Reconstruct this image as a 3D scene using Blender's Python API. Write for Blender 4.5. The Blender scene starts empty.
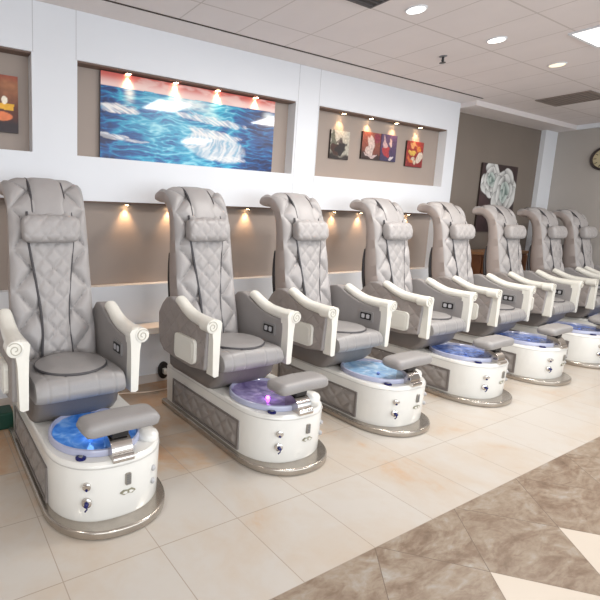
import bpy, bmesh, math, random
import numpy as np
from mathutils import Vector, Matrix
random.seed(4)
PI = math.pi
S = bpy.context.scene
COL = S.collection
# ------------------------------------------------------------------ camera
H = 1.5
yaw, pit, rol = math.radians(27.478), math.radians(-7.913), 0.022657
fwd = Vector((math.sin(yaw)*math.cos(pit), math.cos(yaw)*math.cos(pit), math.sin(pit)))
r0 = Vector((math.cos(yaw), -math.sin(yaw), 0)); u0 = r0.cross(fwd)
rr = math.cos(rol)*r0+math.sin(rol)*u0; uu = -math.sin(rol)*r0+math.cos(rol)*u0
cd = bpy.data.cameras.new('camera'); cam = bpy.data.objects.new('camera', cd); COL.objects.link(cam)
m = Matrix.Identity(4)
for i in range(3):
    m[i][0] = rr[i]; m[i][1] = uu[i]; m[i][2] = -fwd[i]
m[0][3], m[1][3], m[2][3] = 0, 0, H
cam.matrix_world = m
cd.sensor_width = 36; cd.sensor_fit = 'HORIZONTAL'; cd.lens = 36*442.17/600
cd.shift_x = 152.75/600; cd.shift_y = -22.79/600
cd.clip_start = 0.05; cd.clip_end = 60
S.camera = cam
# ------------------------------------------------------------------ light and exposure
S.view_settings.view_transform = 'Standard'; S.view_settings.look = 'None'
S.view_settings.gamma = 1; S.view_settings.use_curve_mapping = False
S.view_settings.exposure = -0.13
W = bpy.data.worlds.new('world'); S.world = W; W.use_nodes = True
bg = W.node_tree.nodes['Background']; bg.inputs[0].default_value = (0.80, 0.90, 1.0, 1); bg.inputs[1].default_value = 1.0

def area(name, loc, rot, sx, sy, power, col, spread=PI):
    l = bpy.data.lights.new(name, 'AREA'); l.shape = 'RECTANGLE'; l.size = sx; l.size_y = sy
    l.energy = power; l.color = col; l.spread = spread
    o = bpy.data.objects.new(name, l); o.location = loc; o.rotation_euler = rot; COL.objects.link(o); return o
# added cool fill behind the camera, standing in for unseen shop-front daylight
area('shopfront_fill', (2.5, -3.3, 1.35), (math.radians(90), 0, 0), 9, 2.4, 225, (0.91, 0.955, 1.0))
# 2x2 ceiling panels of the room; only the first is in the picture
PANELS = [(4.93, 1.545), (3.06, 1.50), (4.93, -0.62), (8.2, 0.46), (1.15, -1.7), (-1.5, 0.46)]
for k, (px, py) in enumerate(PANELS):
    area('ceiling_panel_light', (px, py, 2.97), (0, 0, 0), 0.5, 0.5, 46, (1.0, 0.96, 0.91))

# ------------------------------------------------------------------ helpers
def srgb(r, g, b):
    f = lambda c: (c/255/12.92) if c/255 <= 0.04045 else ((c/255+0.055)/1.055)**2.4
    return (f(r), f(g), f(b), 1)
MC = {}
def mat(name, col, rough=0.5, metal=0.0, noise=0.0, nscale=8.0, bump=0.0, bscale=60.0, emis=None, estr=0.0, coat=0.0, alpha=None, trans=0.0):
    if name in MC: return MC[name]
    M = bpy.data.materials.new(name); M.use_nodes = True; nt = M.node_tree; N = nt.nodes; L = nt.links
    p = N['Principled BSDF']; p.inputs['Base Color'].default_value = col; p.inputs['Roughness'].default_value = rough
    p.inputs['Metallic'].default_value = metal; p.inputs['Coat Weight'].default_value = coat
    p.inputs['Transmission Weight'].default_value = trans
    tc = N.new('ShaderNodeTexCoord')
    if noise > 0:
        n = N.new('ShaderNodeTexNoise'); n.inputs['Scale'].default_value = nscale; n.inputs['Detail'].default_value = 5
        L.new(tc.outputs['Object'], n.inputs['Vector'])
        mr = N.new('ShaderNodeMapRange'); mr.inputs['From Min'].default_value = 0.3; mr.inputs['From Max'].default_value = 0.7
        mr.inputs['To Min'].default_value = 1-noise; mr.inputs['To Max'].default_value = 1+noise*0.5
        L.new(n.outputs['Fac'], mr.inputs['Value'])
        mx = N.new('ShaderNodeVectorMath'); mx.operation = 'SCALE'; mx.inputs[0].default_value = col[:3]
        L.new(mr.outputs['Result'], mx.inputs['Scale']); L.new(mx.outputs[0], p.inputs['Base Color'])
    if bump > 0:
        n = N.new('ShaderNodeTexNoise'); n.inputs['Scale'].default_value = bscale; n.inputs['Detail'].default_value = 4
        L.new(tc.outputs['Object'], n.inputs['Vector'])
        b = N.new('ShaderNodeBump'); b.inputs['Strength'].default_value = bump; b.inputs['Distance'].default_value = 0.004
        L.new(n.outputs['Fac'], b.inputs['Height']); L.new(b.outputs[0], p.inputs['Normal'])
    if emis:
        p.inputs['Emission Color'].default_value = emis; p.inputs['Emission Strength'].default_value = estr
    MC[name] = M; return M

def quilt_mat(name, col, a=0.075, b=0.075, axes=(1, 2), depth=0.012):
    if name in MC: return MC[name]
    M = mat(name, col, 0.5, noise=0.06, nscale=20)
    nt = M.node_tree; N = nt.nodes; L = nt.links; p = N['Principled BSDF']
    tc = N.new('ShaderNodeTexCoord'); sp = N.new('ShaderNodeSeparateXYZ'); L.new(tc.outputs['Object'], sp.inputs[0])
    def M2(op, x, y):
        n = N.new('ShaderNodeMath'); n.operation = op
        for i, v in enumerate((x, y)):
            if v is None: continue
            if isinstance(v, (int, float)): n.inputs[i].default_value = v
            else: L.new(v, n.inputs[i])
        return n.outputs[0]
    U = M2('DIVIDE', sp.outputs[axes[0]], a/PI); V = M2('DIVIDE', sp.outputs[axes[1]], b/PI)
    s = M2('ABSOLUTE', M2('SINE', M2('ADD', U, V), None), None)
    t = M2('ABSOLUTE', M2('SINE', M2('SUBTRACT', U, V), None), None)
    h = M2('POWER', M2('MINIMUM', s, t), 0.45)
    bp = N.new('ShaderNodeBump'); bp.inputs['Strength'].default_value = 1.0; bp.inputs['Distance'].default_value = depth
    L.new(h, bp.inputs['Height']); L.new(bp.outputs[0], p.inputs['Normal'])
    return M

def link(name, bm, m, parent=None, smooth=True, bevel=0, seg=3, sub=0, ang=40):
    me = bpy.data.meshes.new(name)
    bmesh.ops.recalc_face_normals(bm, faces=bm.faces)
    bm.to_mesh(me); bm.free()
    for mm in (m if isinstance(m, (list, tuple)) else [m]): me.materials.append(mm)
    o = bpy.data.objects.new(name, me); COL.objects.link(o)
    if parent: o.parent = parent
    if bevel:
        b = o.modifiers.new('bevel', 'BEVEL'); b.width = bevel; b.segments = seg; b.limit_method = 'ANGLE'; b.angle_limit = math.radians(ang)
    if sub:
        s = o.modifiers.new('sub', 'SUBSURF'); s.levels = sub; s.render_levels = sub
    if smooth:
        for p in me.polygons: p.use_smooth = True
        if not sub:
            w = o.modifiers.new('wn', 'WEIGHTED_NORMAL') if bevel else None
            if not bevel: me.set_sharp_from_angle(angle=math.radians(45))
    return o

def struct(o):
    o['kind'] = 'structure'; return o
def tag(o, label, cat, group=None):
    o['label'] = label; o['category'] = cat
    if group: o['group'] = group
    return o
def empty(name, loc=(0, 0, 0)):
    o = bpy.data.objects.new(name, None); o.location = loc; o.empty_display_size = 0.1; COL.objects.link(o); return o

def box(bm, x0, x1, y0, y1, z0, z1, mi=0):
    v = [bm.verts.new((x, y, z)) for z in (z0, z1) for y in (y0, y1) for x in (x0, x1)]
    for f in ((0, 1, 3, 2), (4, 6, 7, 5), (0, 4, 5, 1), (2, 3, 7, 6), (0, 2, 6, 4), (1, 5, 7, 3)):
        fc = bm.faces.new([v[i] for i in f]); fc.material_index = mi
def B(*a, **k):
    bm = bmesh.new(); box(bm, *a, **k); return bm

def sweep(bm, secs, mi=0, cap=True, closed=True):
    rows = [[bm.verts.new(p) for p in s] for s in secs]
    n = len(rows[0])
    for a, b in zip(rows[:-1], rows[1:]):
        for i in range(n if closed else n-1):
            j = (i+1) % n
            f = bm.faces.new((a[i], a[j], b[j], b[i])); f.material_index = mi
    if cap:
        for r, s in ((rows[0], -1), (rows[-1], 1)):
            c = bm.verts.new(sum((v.co for v in r), Vector())/n)
            for i in range(n):
                f = bm.faces.new((r[i], r[(i+1) % n], c)); f.material_index = mi
def prism(bm, pts, z0, z1, axis=2, mi=0):
    """outline pts (2D) extruded along axis"""
    def P(a, b, c):
        return {2: (a, b, c), 0: (c, a, b), 1: (a, c, b)}[axis]
    lo = [bm.verts.new(P(a, b, z0)) for a, b in pts]; hi = [bm.verts.new(P(a, b, z1)) for a, b in pts]
    n = len(pts)
    f = bm.faces.new(lo); f.material_index = mi
    f = bm.faces.new(hi); f.material_index = mi
    for i in range(n):
        j = (i+1) % n
        f = bm.faces.new((lo[i], lo[j], hi[j], hi[i])); f.material_index = mi
def lathe(bm, prof, c=(0, 0, 0), n=32, mi=0, axis=2, sx=1, sy=1, cap=True):
    rows = []
    for r, z in prof:
        row = []
        for i in range(n):
            a = 2*PI*i/n; p = (r*math.cos(a)*sx, r*math.sin(a)*sy, z)
            if axis == 1: p = (p[0], p[2], p[1])
            if axis == 0: p = (p[2], p[0], p[1])
            row.append(bm.verts.new((c[0]+p[0], c[1]+p[1], c[2]+p[2])))
        rows.append(row)
    for a, b in zip(rows[:-1], rows[1:]):
        for i in range(n):
            j = (i+1) % n; f = bm.faces.new((a[i], a[j], b[j], b[i])); f.material_index = mi
    for r in ((rows[0], rows[-1]) if cap else ()):
        f = bm.faces.new(r); f.material_index = mi
def tube(bm, pts, r, n=8, mi=0):
    pts = [Vector(p) for p in pts]; secs = []
    rad = r if isinstance(r, (list, tuple)) else [r]*len(pts)
    t0 = (pts[1]-pts[0]).normalized(); up = Vector((0, 0, 1)) if abs(t0.z) < 0.9 else Vector((1, 0, 0))
    for i, p in enumerate(pts):
        t = (pts[min(i+1, len(pts)-1)]-pts[max(i-1, 0)]).normalized()
        s = t.cross(up).normalized(); q = s.cross(t).normalized(); up = q
        secs.append([p+(s*math.cos(2*PI*k/n)+q*math.sin(2*PI*k/n))*rad[i] for k in range(n)])
    sweep(bm, secs, mi)
def rrect(w, h, r, n=6, cx=0, cy=0):
    pts = []
    for sx, sy, a0 in ((1, 1, 0), (-1, 1, 90), (-1, -1, 180), (1, -1, 270)):
        for k in range(n+1):
            a = math.radians(a0+90*k/n)
            pts.append((cx+sx*(w/2-r)+r*math.cos(a), cy+sy*(h/2-r)+r*math.sin(a)))
    return pts
def spline(P, n):
    """Catmull-Rom through P, n samples"""
    P = [Vector(p) for p in P]; out = []
    for k in range(n):
        t = k/(n-1)*(len(P)-1); i = min(int(t), len(P)-2); f = t-i
        a, b, c, d = P[max(i-1, 0)], P[i], P[i+1], P[min(i+2, len(P)-1)]
        out.append(0.5*((2*b)+(c-a)*f+(2*a-5*b+4*c-d)*f*f+(3*b-a-3*c+d)*f**3))
    return out
def copy_tree(o, parent=None):
    c = o.copy(); COL.objects.link(c); c.parent = parent
    for ch in list(o.children): copy_tree(ch, c)
    return c

# ------------------------------------------------------------------ materials
WHITE = mat('white_paint', srgb(224, 227, 232), 0.55, noise=0.02, nscale=2)
TAUPE = mat('taupe_paint', srgb(156, 143, 134), 0.6, noise=0.04, nscale=2)
TAUPE_D = mat('dark_taupe_paint', srgb(122, 112, 103), 0.6, noise=0.04, nscale=2)
GREYW = mat('grey_wall_paint', srgb(176, 170, 164), 0.6, noise=0.03, nscale=2)
DARKSLOT = mat('dark_gap', srgb(60, 48, 42), 0.8, noise=0.1)
LEATHER = mat('grey_leather', srgb(163, 159, 158), 0.42, noise=0.05, nscale=9, bump=0.25, bscale=140)
LEATHER_S = mat('taupe_back_leather', srgb(165, 154, 149), 0.45, noise=0.05, nscale=9, bump=0.2, bscale=140)
LEATHER_I = mat('arm_inner_leather', srgb(147, 143, 142), 0.42, noise=0.05, nscale=9, bump=0.2, bscale=140)
LEATHER2 = mat('grey_leather_seat', srgb(147, 144, 143), 0.40, noise=0.05, nscale=9, bump=0.2, bscale=140)
LEATHER_D = mat('dark_grey_leather', srgb(116, 110, 107), 0.45, noise=0.08, nscale=9, bump=0.2, bscale=140)
LEATHER_Q = quilt_mat('quilted_taupe_leather', srgb(150, 142, 138), 0.13, 0.13, depth=0.006)
LEATHER_P = mat('taupe_panel_leather', srgb(146, 140, 136), 0.45, noise=0.06, nscale=9)
PIPING = mat('dark_piping', srgb(70, 68, 71), 0.5, noise=0.1)
SHELL = mat('black_plastic_shell', srgb(38, 34, 36), 0.45, noise=0.1)
GLOSS = mat('white_gloss_plastic', srgb(222, 221, 216), 0.22, noise=0.015, nscale=3, coat=0.4)
CREAM = mat('cream_gloss_trim', srgb(228, 226, 217), 0.28, noise=0.02, nscale=5, coat=0.3)
STEEL = mat('brushed_steel_plinth', srgb(176, 168, 158), 0.20, metal=0.8, noise=0.10, nscale=14)
CHROME = mat('chrome', srgb(205, 200, 195), 0.14, metal=1.0, noise=0.03)
BLACK = mat('black_plastic', srgb(25, 24, 26), 0.4, noise=0.1)
GREYPL = mat('grey_plastic', srgb(120, 120, 122), 0.4, noise=0.1)
NAVY = mat('navy_button', srgb(20, 24, 90), 0.25, noise=0.1)

def tile_floor():
    M = bpy.data.materials.new('beige_and_brown_tiles'); M.use_nodes = True; nt = M.node_tree; N = nt.nodes; L = nt.links
    p = N['Principled BSDF']
    tc = N.new('ShaderNodeTexCoord'); sp = N.new('ShaderNodeSeparateXYZ'); L.new(tc.outputs['Object'], sp.inputs[0])
    def m(op, x, y=None, z=None):
        n = N.new('ShaderNodeMath'); n.operation = op
        for i, v in enumerate((x, y, z)):
            if v is None: continue
            if isinstance(v, (int, float)): n.inputs[i].default_value = v
            else: L.new(v, n.inputs[i])
        return n.outputs[0]
    def noise(scale, detail=5, dist=0, vec=None):
        n = N.new('ShaderNodeTexNoise'); n.inputs['Scale'].default_value = scale; n.inputs['Detail'].default_value = detail
        n.inputs['Distortion'].default_value = dist; n.inputs['Roughness'].default_value = 0.6
        L.new(vec or tc.outputs['Object'], n.inputs['Vector']); return n
    def ramp(fac, stops):
        r = N.new('ShaderNodeValToRGB'); e = r.color_ramp.elements
        while len(e) < len(stops): e.new(0.5)
        for i, (t, c) in enumerate(stops): e[i].position = t; e[i].color = c
        L.new(fac, r.inputs[0]); return r.outputs[0]
    def mix(f, a, b):
        n = N.new('ShaderNodeMix'); n.data_type = 'RGBA'
        if isinstance(f, float): n.inputs[0].default_value = f
        else: L.new(f, n.inputs[0])
        for i, v in ((6, a), (7, b)):
            if isinstance(v, tuple): n.inputs[i].default_value = v
            else: L.new(v, n.inputs[i])
        return n.outputs[2]
    X, Y = sp.outputs[0], sp.outputs[1]
    T = 0.4505
    ux = m('DIVIDE', m('SUBTRACT', X, 0.470), T); uy = m('DIVIDE', m('SUBTRACT', Y, 1.150), 0.4405)
    def edge(u, w):   # 1 on grout
        f = m('SUBTRACT', m('FRACT', u), 0.5)
        return m('GREATER_THAN', m('ABSOLUTE', f), 0.5-w)
    grout1 = m('MAXIMUM', edge(ux, 0.005), edge(uy, 0.005))
    cid = N.new('ShaderNodeCombineXYZ'); L.new(m('FLOOR', ux), cid.inputs[0]); L.new(m('FLOOR', uy), cid.inputs[1])
    wn = N.new('ShaderNodeTexWhiteNoise'); L.new(cid.outputs[0], wn.inputs['Vector'])
    n1 = noise(1.6, 5, 0.6); n2 = noise(9, 6, 0.4)
    f1 = m('ADD', m('MULTIPLY', n1.outputs['Fac'], 0.75), m('MULTIPLY', n2.outputs['Fac'], 0.25))
    f1 = m('ADD', f1, m('MULTIPLY', m('SUBTRACT', wn.outputs['Value'], 0.5), 0.08))
    # warm lamplight put into the tile colour, stronger towards the wall
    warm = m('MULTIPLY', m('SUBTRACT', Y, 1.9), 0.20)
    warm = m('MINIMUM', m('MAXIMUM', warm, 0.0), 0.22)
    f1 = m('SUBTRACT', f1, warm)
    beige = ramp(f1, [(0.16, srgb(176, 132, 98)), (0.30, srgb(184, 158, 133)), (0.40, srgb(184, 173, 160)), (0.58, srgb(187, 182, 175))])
    beige = mix(grout1, beige, srgb(158, 146, 134))
    # diagonal tiles
    D = 0.642
    u = m('DIVIDE', m('ADD', m('SUBTRACT', X, 2.148), m('SUBTRACT', Y, 0.837)), D)
    v = m('DIVIDE', m('SUBTRACT', m('SUBTRACT', X, 2.148), m('SUBTRACT', Y, 0.837)), D)
    grout2 = m('MAXIMUM', edge(u, 0.0035), edge(v, 0.0035))
    fu, fv = m('FLOOR', u), m('FLOOR', v)
    # the white tile has floor(u)-floor(v) == -1 (centre 0.32 below the apex)
    w = m('SUBTRACT', fu, fv)
    isw = m('LESS_THAN', m('ABSOLUTE', m('ADD', w, 1.0)), 0.5)
    cid2 = N.new('ShaderNodeCombineXYZ'); L.new(fu, cid2.inputs[0]); L.new(fv, cid2.inputs[1])
    off = N.new('ShaderNodeVectorMath'); off.operation = 'MULTIPLY_ADD'; L.new(cid2.outputs[0], off.inputs[0])
    off.inputs[1].default_value = (7.3, 3.1, 1); L.new(tc.outputs['Object'], off.inputs[2])
    mp = N.new('ShaderNodeMapping'); mp.inputs['Rotation'].default_value = (0, 0, 0.5); mp.inputs['Scale'].default_value = (1, 2.6, 1)
    L.new(off.outputs[0], mp.inputs['Vector'])
    n3 = noise(3.2, 8, 1.6, mp.outputs[0]); n4 = noise(14, 6, 1.0, mp.outputs[0])
    f2 = m('ADD', m('MULTIPLY', n3.outputs['Fac'], 0.7), m('MULTIPLY', n4.outputs['Fac'], 0.3))
    brown = ramp(f2, [(0.26, srgb(92, 76, 62)), (0.42, srgb(124, 106, 90)), (0.54, srgb(146, 132, 116)), (0.66, srgb(158, 152, 144)), (0.80, srgb(186, 178, 170))])
    brown = mix(grout2, brown, srgb(100, 86, 74))
    ivory = mix(grout2, srgb(196, 186, 173), srgb(150, 136, 122))
    dia = mix(isw, brown, ivory)
    c = mix(m('LESS_THAN', Y, 1.150), beige, dia)
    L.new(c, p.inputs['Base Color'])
    p.inputs['Roughness'].default_value = 0.34
    p.inputs['Specular IOR Level'].default_value = 0.35
    return M

def ceiling_mat():
    M = mat('ceiling_tiles', srgb(224, 217, 216), 0.85, noise=0.03, nscale=3)
    nt = M.node_tree; N = nt.nodes; L = nt.links; p = N['Principled BSDF']
    tc = N.new('ShaderNodeTexCoord'); sp = N.new('ShaderNodeSeparateXYZ'); L.new(tc.outputs['Object'], sp.inputs[0])
    def m(op, x, y=None):
        n = N.new('ShaderNodeMath'); n.operation = op
        for i, v in enumerate((x, y)):
            if v is None: continue
            if isinstance(v, (int, float)): n.inputs[i].default_value = v
            else: L.new(v, n.inputs[i])
        return n.outputs[0]
    def edge(u, w):
        return m('GREATER_THAN', m('ABSOLUTE', m('SUBTRACT', m('FRACT', u), 0.5)), 0.5-w)
    gx = edge(m('DIVIDE', m('SUBTRACT', sp.outputs[0], 2.95), 0.5425), 0.011)
    gy = edge(m('DIVIDE', m('SUBTRACT', sp.outputs[1], 2.85), 0.5425), 0.011)
    g = m('MAXIMUM', gx, gy)
    old = p.inputs['Base Color'].links[0].from_socket
    mx = N.new('ShaderNodeMix'); mx.data_type = 'RGBA'; L.new(g, mx.inputs[0]); L.new(old, mx.inputs[6]); mx.inputs[7].default_value = srgb(198, 190, 187)
    L.new(mx.outputs[2], p.inputs['Base Color'])
    return M

# ------------------------------------------------------------------ structure
YW = 3.40; ZC = 3.01; XL = -2.6; XR = 9.05; XP = 6.20   # wall plane, ceiling, left, right, end of the white feature wall
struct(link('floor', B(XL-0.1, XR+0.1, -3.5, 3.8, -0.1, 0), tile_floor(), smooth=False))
struct(link('ceiling', B(XL-0.1, XR+0.1, -3.5, 3.8, ZC, ZC+0.1), ceiling_mat(), smooth=False))
NI = [(-1.25, 0.785), (1.13, 3.385), (3.71, 5.975)]
NZ0, NZ1 = 1.952, 2.655; LZ0, LZ1 = 0.905, 1.607; LXR = 5.98
bm = bmesh.new()
box(bm, XL, XP, YW, YW+0.5, NZ1, ZC)
box(bm, XL, XP, YW, YW+0.5, LZ1, NZ0)
box(bm, XL, XP, YW, YW+0.5, 0, LZ0)
xs = [XL]+[q for n in NI for q in n]+[XP]
for a, b in zip(xs[::2], xs[1::2]): box(bm, a, b, YW, YW+0.5, NZ0, NZ1)
box(bm, LXR, XP, YW, YW+0.5, LZ0, LZ1)
struct(link('wall_back', bm, WHITE, smooth=False))
bm = bmesh.new()
for a, b in NI: box(bm, a, b, YW+0.10, YW+0.14, NZ0, NZ1)
struct(link('wall_niche', bm, TAUPE, smooth=False))
bm = bmesh.new(); box(bm, XL, LXR, YW+0.10, YW+0.14, LZ0, LZ1)
struct(link('wall_niche', bm, TAUPE, smooth=False))
# niche heads
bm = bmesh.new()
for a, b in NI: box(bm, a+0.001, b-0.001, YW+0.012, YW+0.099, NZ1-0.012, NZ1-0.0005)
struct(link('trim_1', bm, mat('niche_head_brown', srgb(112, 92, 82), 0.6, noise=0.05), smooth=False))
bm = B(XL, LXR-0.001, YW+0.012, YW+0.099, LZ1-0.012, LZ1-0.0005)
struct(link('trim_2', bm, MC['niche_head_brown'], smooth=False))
# thin panel joints on the feature wall
bm = bmesh.new()
for x in (0.795, 1.12, 3.41, 3.70): box(bm, x-0.002, x+0.002, YW-0.0015, YW, NZ1 if x in (1.12, 0.795) else LZ1, ZC)
struct(link('trim_3', bm, mat('panel_joint', srgb(186, 186, 190), 0.7, noise=0.05), smooth=False))
# ledge shelf and low wall trim
struct(link('trim_4', B(XL, XP-0.2, YW-0.19, YW-0.0005, 0.505, 0.56), mat('ledge_cream', srgb(238, 230, 220), 0.35, noise=0.02), bevel=0.006))
struct(link('baseboard_back', B(XL, XP, YW-0.012, YW-0.0005, 0.0, 0.075), mat('skirting_grey', srgb(206, 200, 196), 0.5, noise=0.03), smooth=False))
# ceiling slot
struct(link('trim_5', B(XL, XP, 3.145, 3.160, ZC-0.004, ZC-0.0005), DARKSLOT, smooth=False))
struct(link('trim_6', B(XL, XP, 3.165, YW-0.001, ZC-0.006, ZC-0.0005), mat('plaster_band', srgb(224, 218, 217), 0.8, noise=0.02), smooth=False))
# recessed darker wall, corner column and right wall
struct(link('wall_recess', B(XP, XR, 3.52, 3.62, 0, ZC), TAUPE_D, smooth=False))
struct(link('trim_7', B(XP, XR, 3.22, 3.519, 2.945, ZC-0.0005), MC['plaster_band'], smooth=False))
struct(link('trim_8', B(8.66, XR-0.001, 3.46, 3.519, 0, 2.945), WHITE, smooth=False))
struct(link('wall_right', B(XR, XR+0.1, -3.5, 3.8, 0, ZC), GREYW, smooth=False))
struct(link('trim_9', B(XR-0.06, XR-0.0005, -3.5, 3.22, 2.945, ZC-0.0005), WHITE, smooth=False))
struct(link('wall_left', B(XL-0.1, XL, -3.5, 3.8, 0, ZC), GREYW, smooth=False))
struct(link('baseboard_recess', B(XP, 8.66, 3.505, 3.5195, 0, 0.08), MC['skirting_grey'], smooth=False))

# ------------------------------------------------------------------ pedicure chair
PLATE = []
def base_outline(hw, yb, yc, ry, n=28, p=2.25):
    pts = [(hw, yb), (hw, yc)]
    for k in range(1, n):
        a = PI*k/n; c, s = math.cos(a), math.sin(a)
        pts.append((hw*abs(c)**(2/p)*(1 if c >= 0 else -1), yc-ry*abs(s)**(2/p)))
    pts += [(-hw, yc), (-hw, yb)]
    return pts
def quilt(u, v, a, b):
    s = abs(math.sin(PI*(u/a+v/b))); t = abs(math.sin(PI*(u/a-v/b)))
    return min(min(s, t)*1.25, 1.0)**0.42

# spine of the backrest: (y, z) of the FRONT surface, and thickness
NB = 150
BK = spline([(0.01, 0.52, 0.17), (0.04, 0.72, 0.20), (0.085, 0.93, 0.215), (0.125, 1.14, 0.20), (0.16, 1.34, 0.165),
             (0.195, 1.50, 0.15), (0.25, 1.62, 0.14), (0.335, 1.70, 0.135), (0.43, 1.715, 0.12), (0.51, 1.69, 0.10)], NB+1)
def bk_frame(k):
    a, b = BK[max(k-1, 0)], BK[min(k+1, NB)]
    t = Vector((0, b.x-a.x, b.y-a.y)).normalized(); n = Vector((0, -t.z, t.y))   # n points to the front / up
    return Vector((0, BK[k].x, BK[k].y)), t, n, BK[k].z
def bk_len():
    L = [0]
    for k in range(1, NB+1): L.append(L[-1]+math.hypot(BK[k].x-BK[k-1].x, BK[k].y-BK[k-1].y))
    return L
BL = bk_len()
def bk_hw(k):
    t = BL[k]/BL[-1]; return 0.268-0.018*min(t/0.7, 1)+0.016*max(0, (t-0.75)/0.25)
def make_backrest():
    bm = bmesh.new(); secs = []
    nf = 76
    for k in range(NB+1):
        P, t, n, th = bk_frame(k); hw = bk_hw(k)
        e = 1.0
        if k > NB-5: e = math.sqrt(max(0.0, 1-((k-NB+5)/5.0)**2))*0.6+0.4
        if k < 4: e = 0.6+0.1*k
        th2 = th*e; row = []
        for i in range(nf+1):      # front face
            f = -1+2*i/nf; x = f*hw
            ed = 1-abs(f)**6
            q = quilt(x, BL[k], 0.235, 0.26)
            d = -0.046*(1-q)*(1-abs(f)**7)+0.012*ed - 0.03*(abs(f)**10)
            row.append(P+Vector((x, 0, 0))+n*(d-th*(1-e)/2))
        nb = 16
        for i in range(1, nb):     # rounded back
            a = PI*i/nb; x = hw*math.cos(a)*1.0; s = math.sin(a)
            row.append(P+Vector((hw*(1 if math.cos(a) > 0 else -1)*abs(math.cos(a))**0.35, 0, 0))-n*(0.03+(th2-0.03)*s**0.5+th*(1-e)/2))
        secs.append(row)
    sweep(bm, secs)
    bm.faces.ensure_lookup_table(); nrow = nf+1+15
    for k in range(NB):
        for i in range(nrow):
            if i >= nf: bm.faces[k*nrow+i].material_index = 1
    return bm
def strip(bm, k0, k1, hwf, d0, q=None, mi=0, seg=40, thick=0.02, piping=True):
    secs = []
    for k in range(k0, k1+1):
        P, t, n, th = bk_frame(k); w = hwf(BL[k]); row = []
        ee = 1 if k0+1 < k < k1-1 else 0.5
        for i in range(seg+1):
            f = -1+2*i/seg; h = (1-abs(f)**5)*thick*ee
            if q: h -= 0.017*(1-quilt(f*w, BL[k], *q))*(1-abs(f)**8)
            row.append(P+Vector((f*w, 0, 0))+n*(d0+h))
        row.append(P+Vector((w*0.98, 0, 0))+n*(d0-0.02)); row.append(P+Vector((-w*0.98, 0, 0))+n*(d0-0.02))
        secs.append(row)
    sweep(bm, secs, mi)
    if piping:
        for s in (-1, 1):
            pts = []
            for k in range(k0, k1+1, 2):
                P, t, n, th = bk_frame(k); w = hwf(BL[k]); pts.append(P+Vector((s*(w+0.003), 0, 0))+n*(d0+0.002))
            tube(bm, pts, 0.0085 if s < 0 else 0.0035, 6, mi=1)

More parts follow.
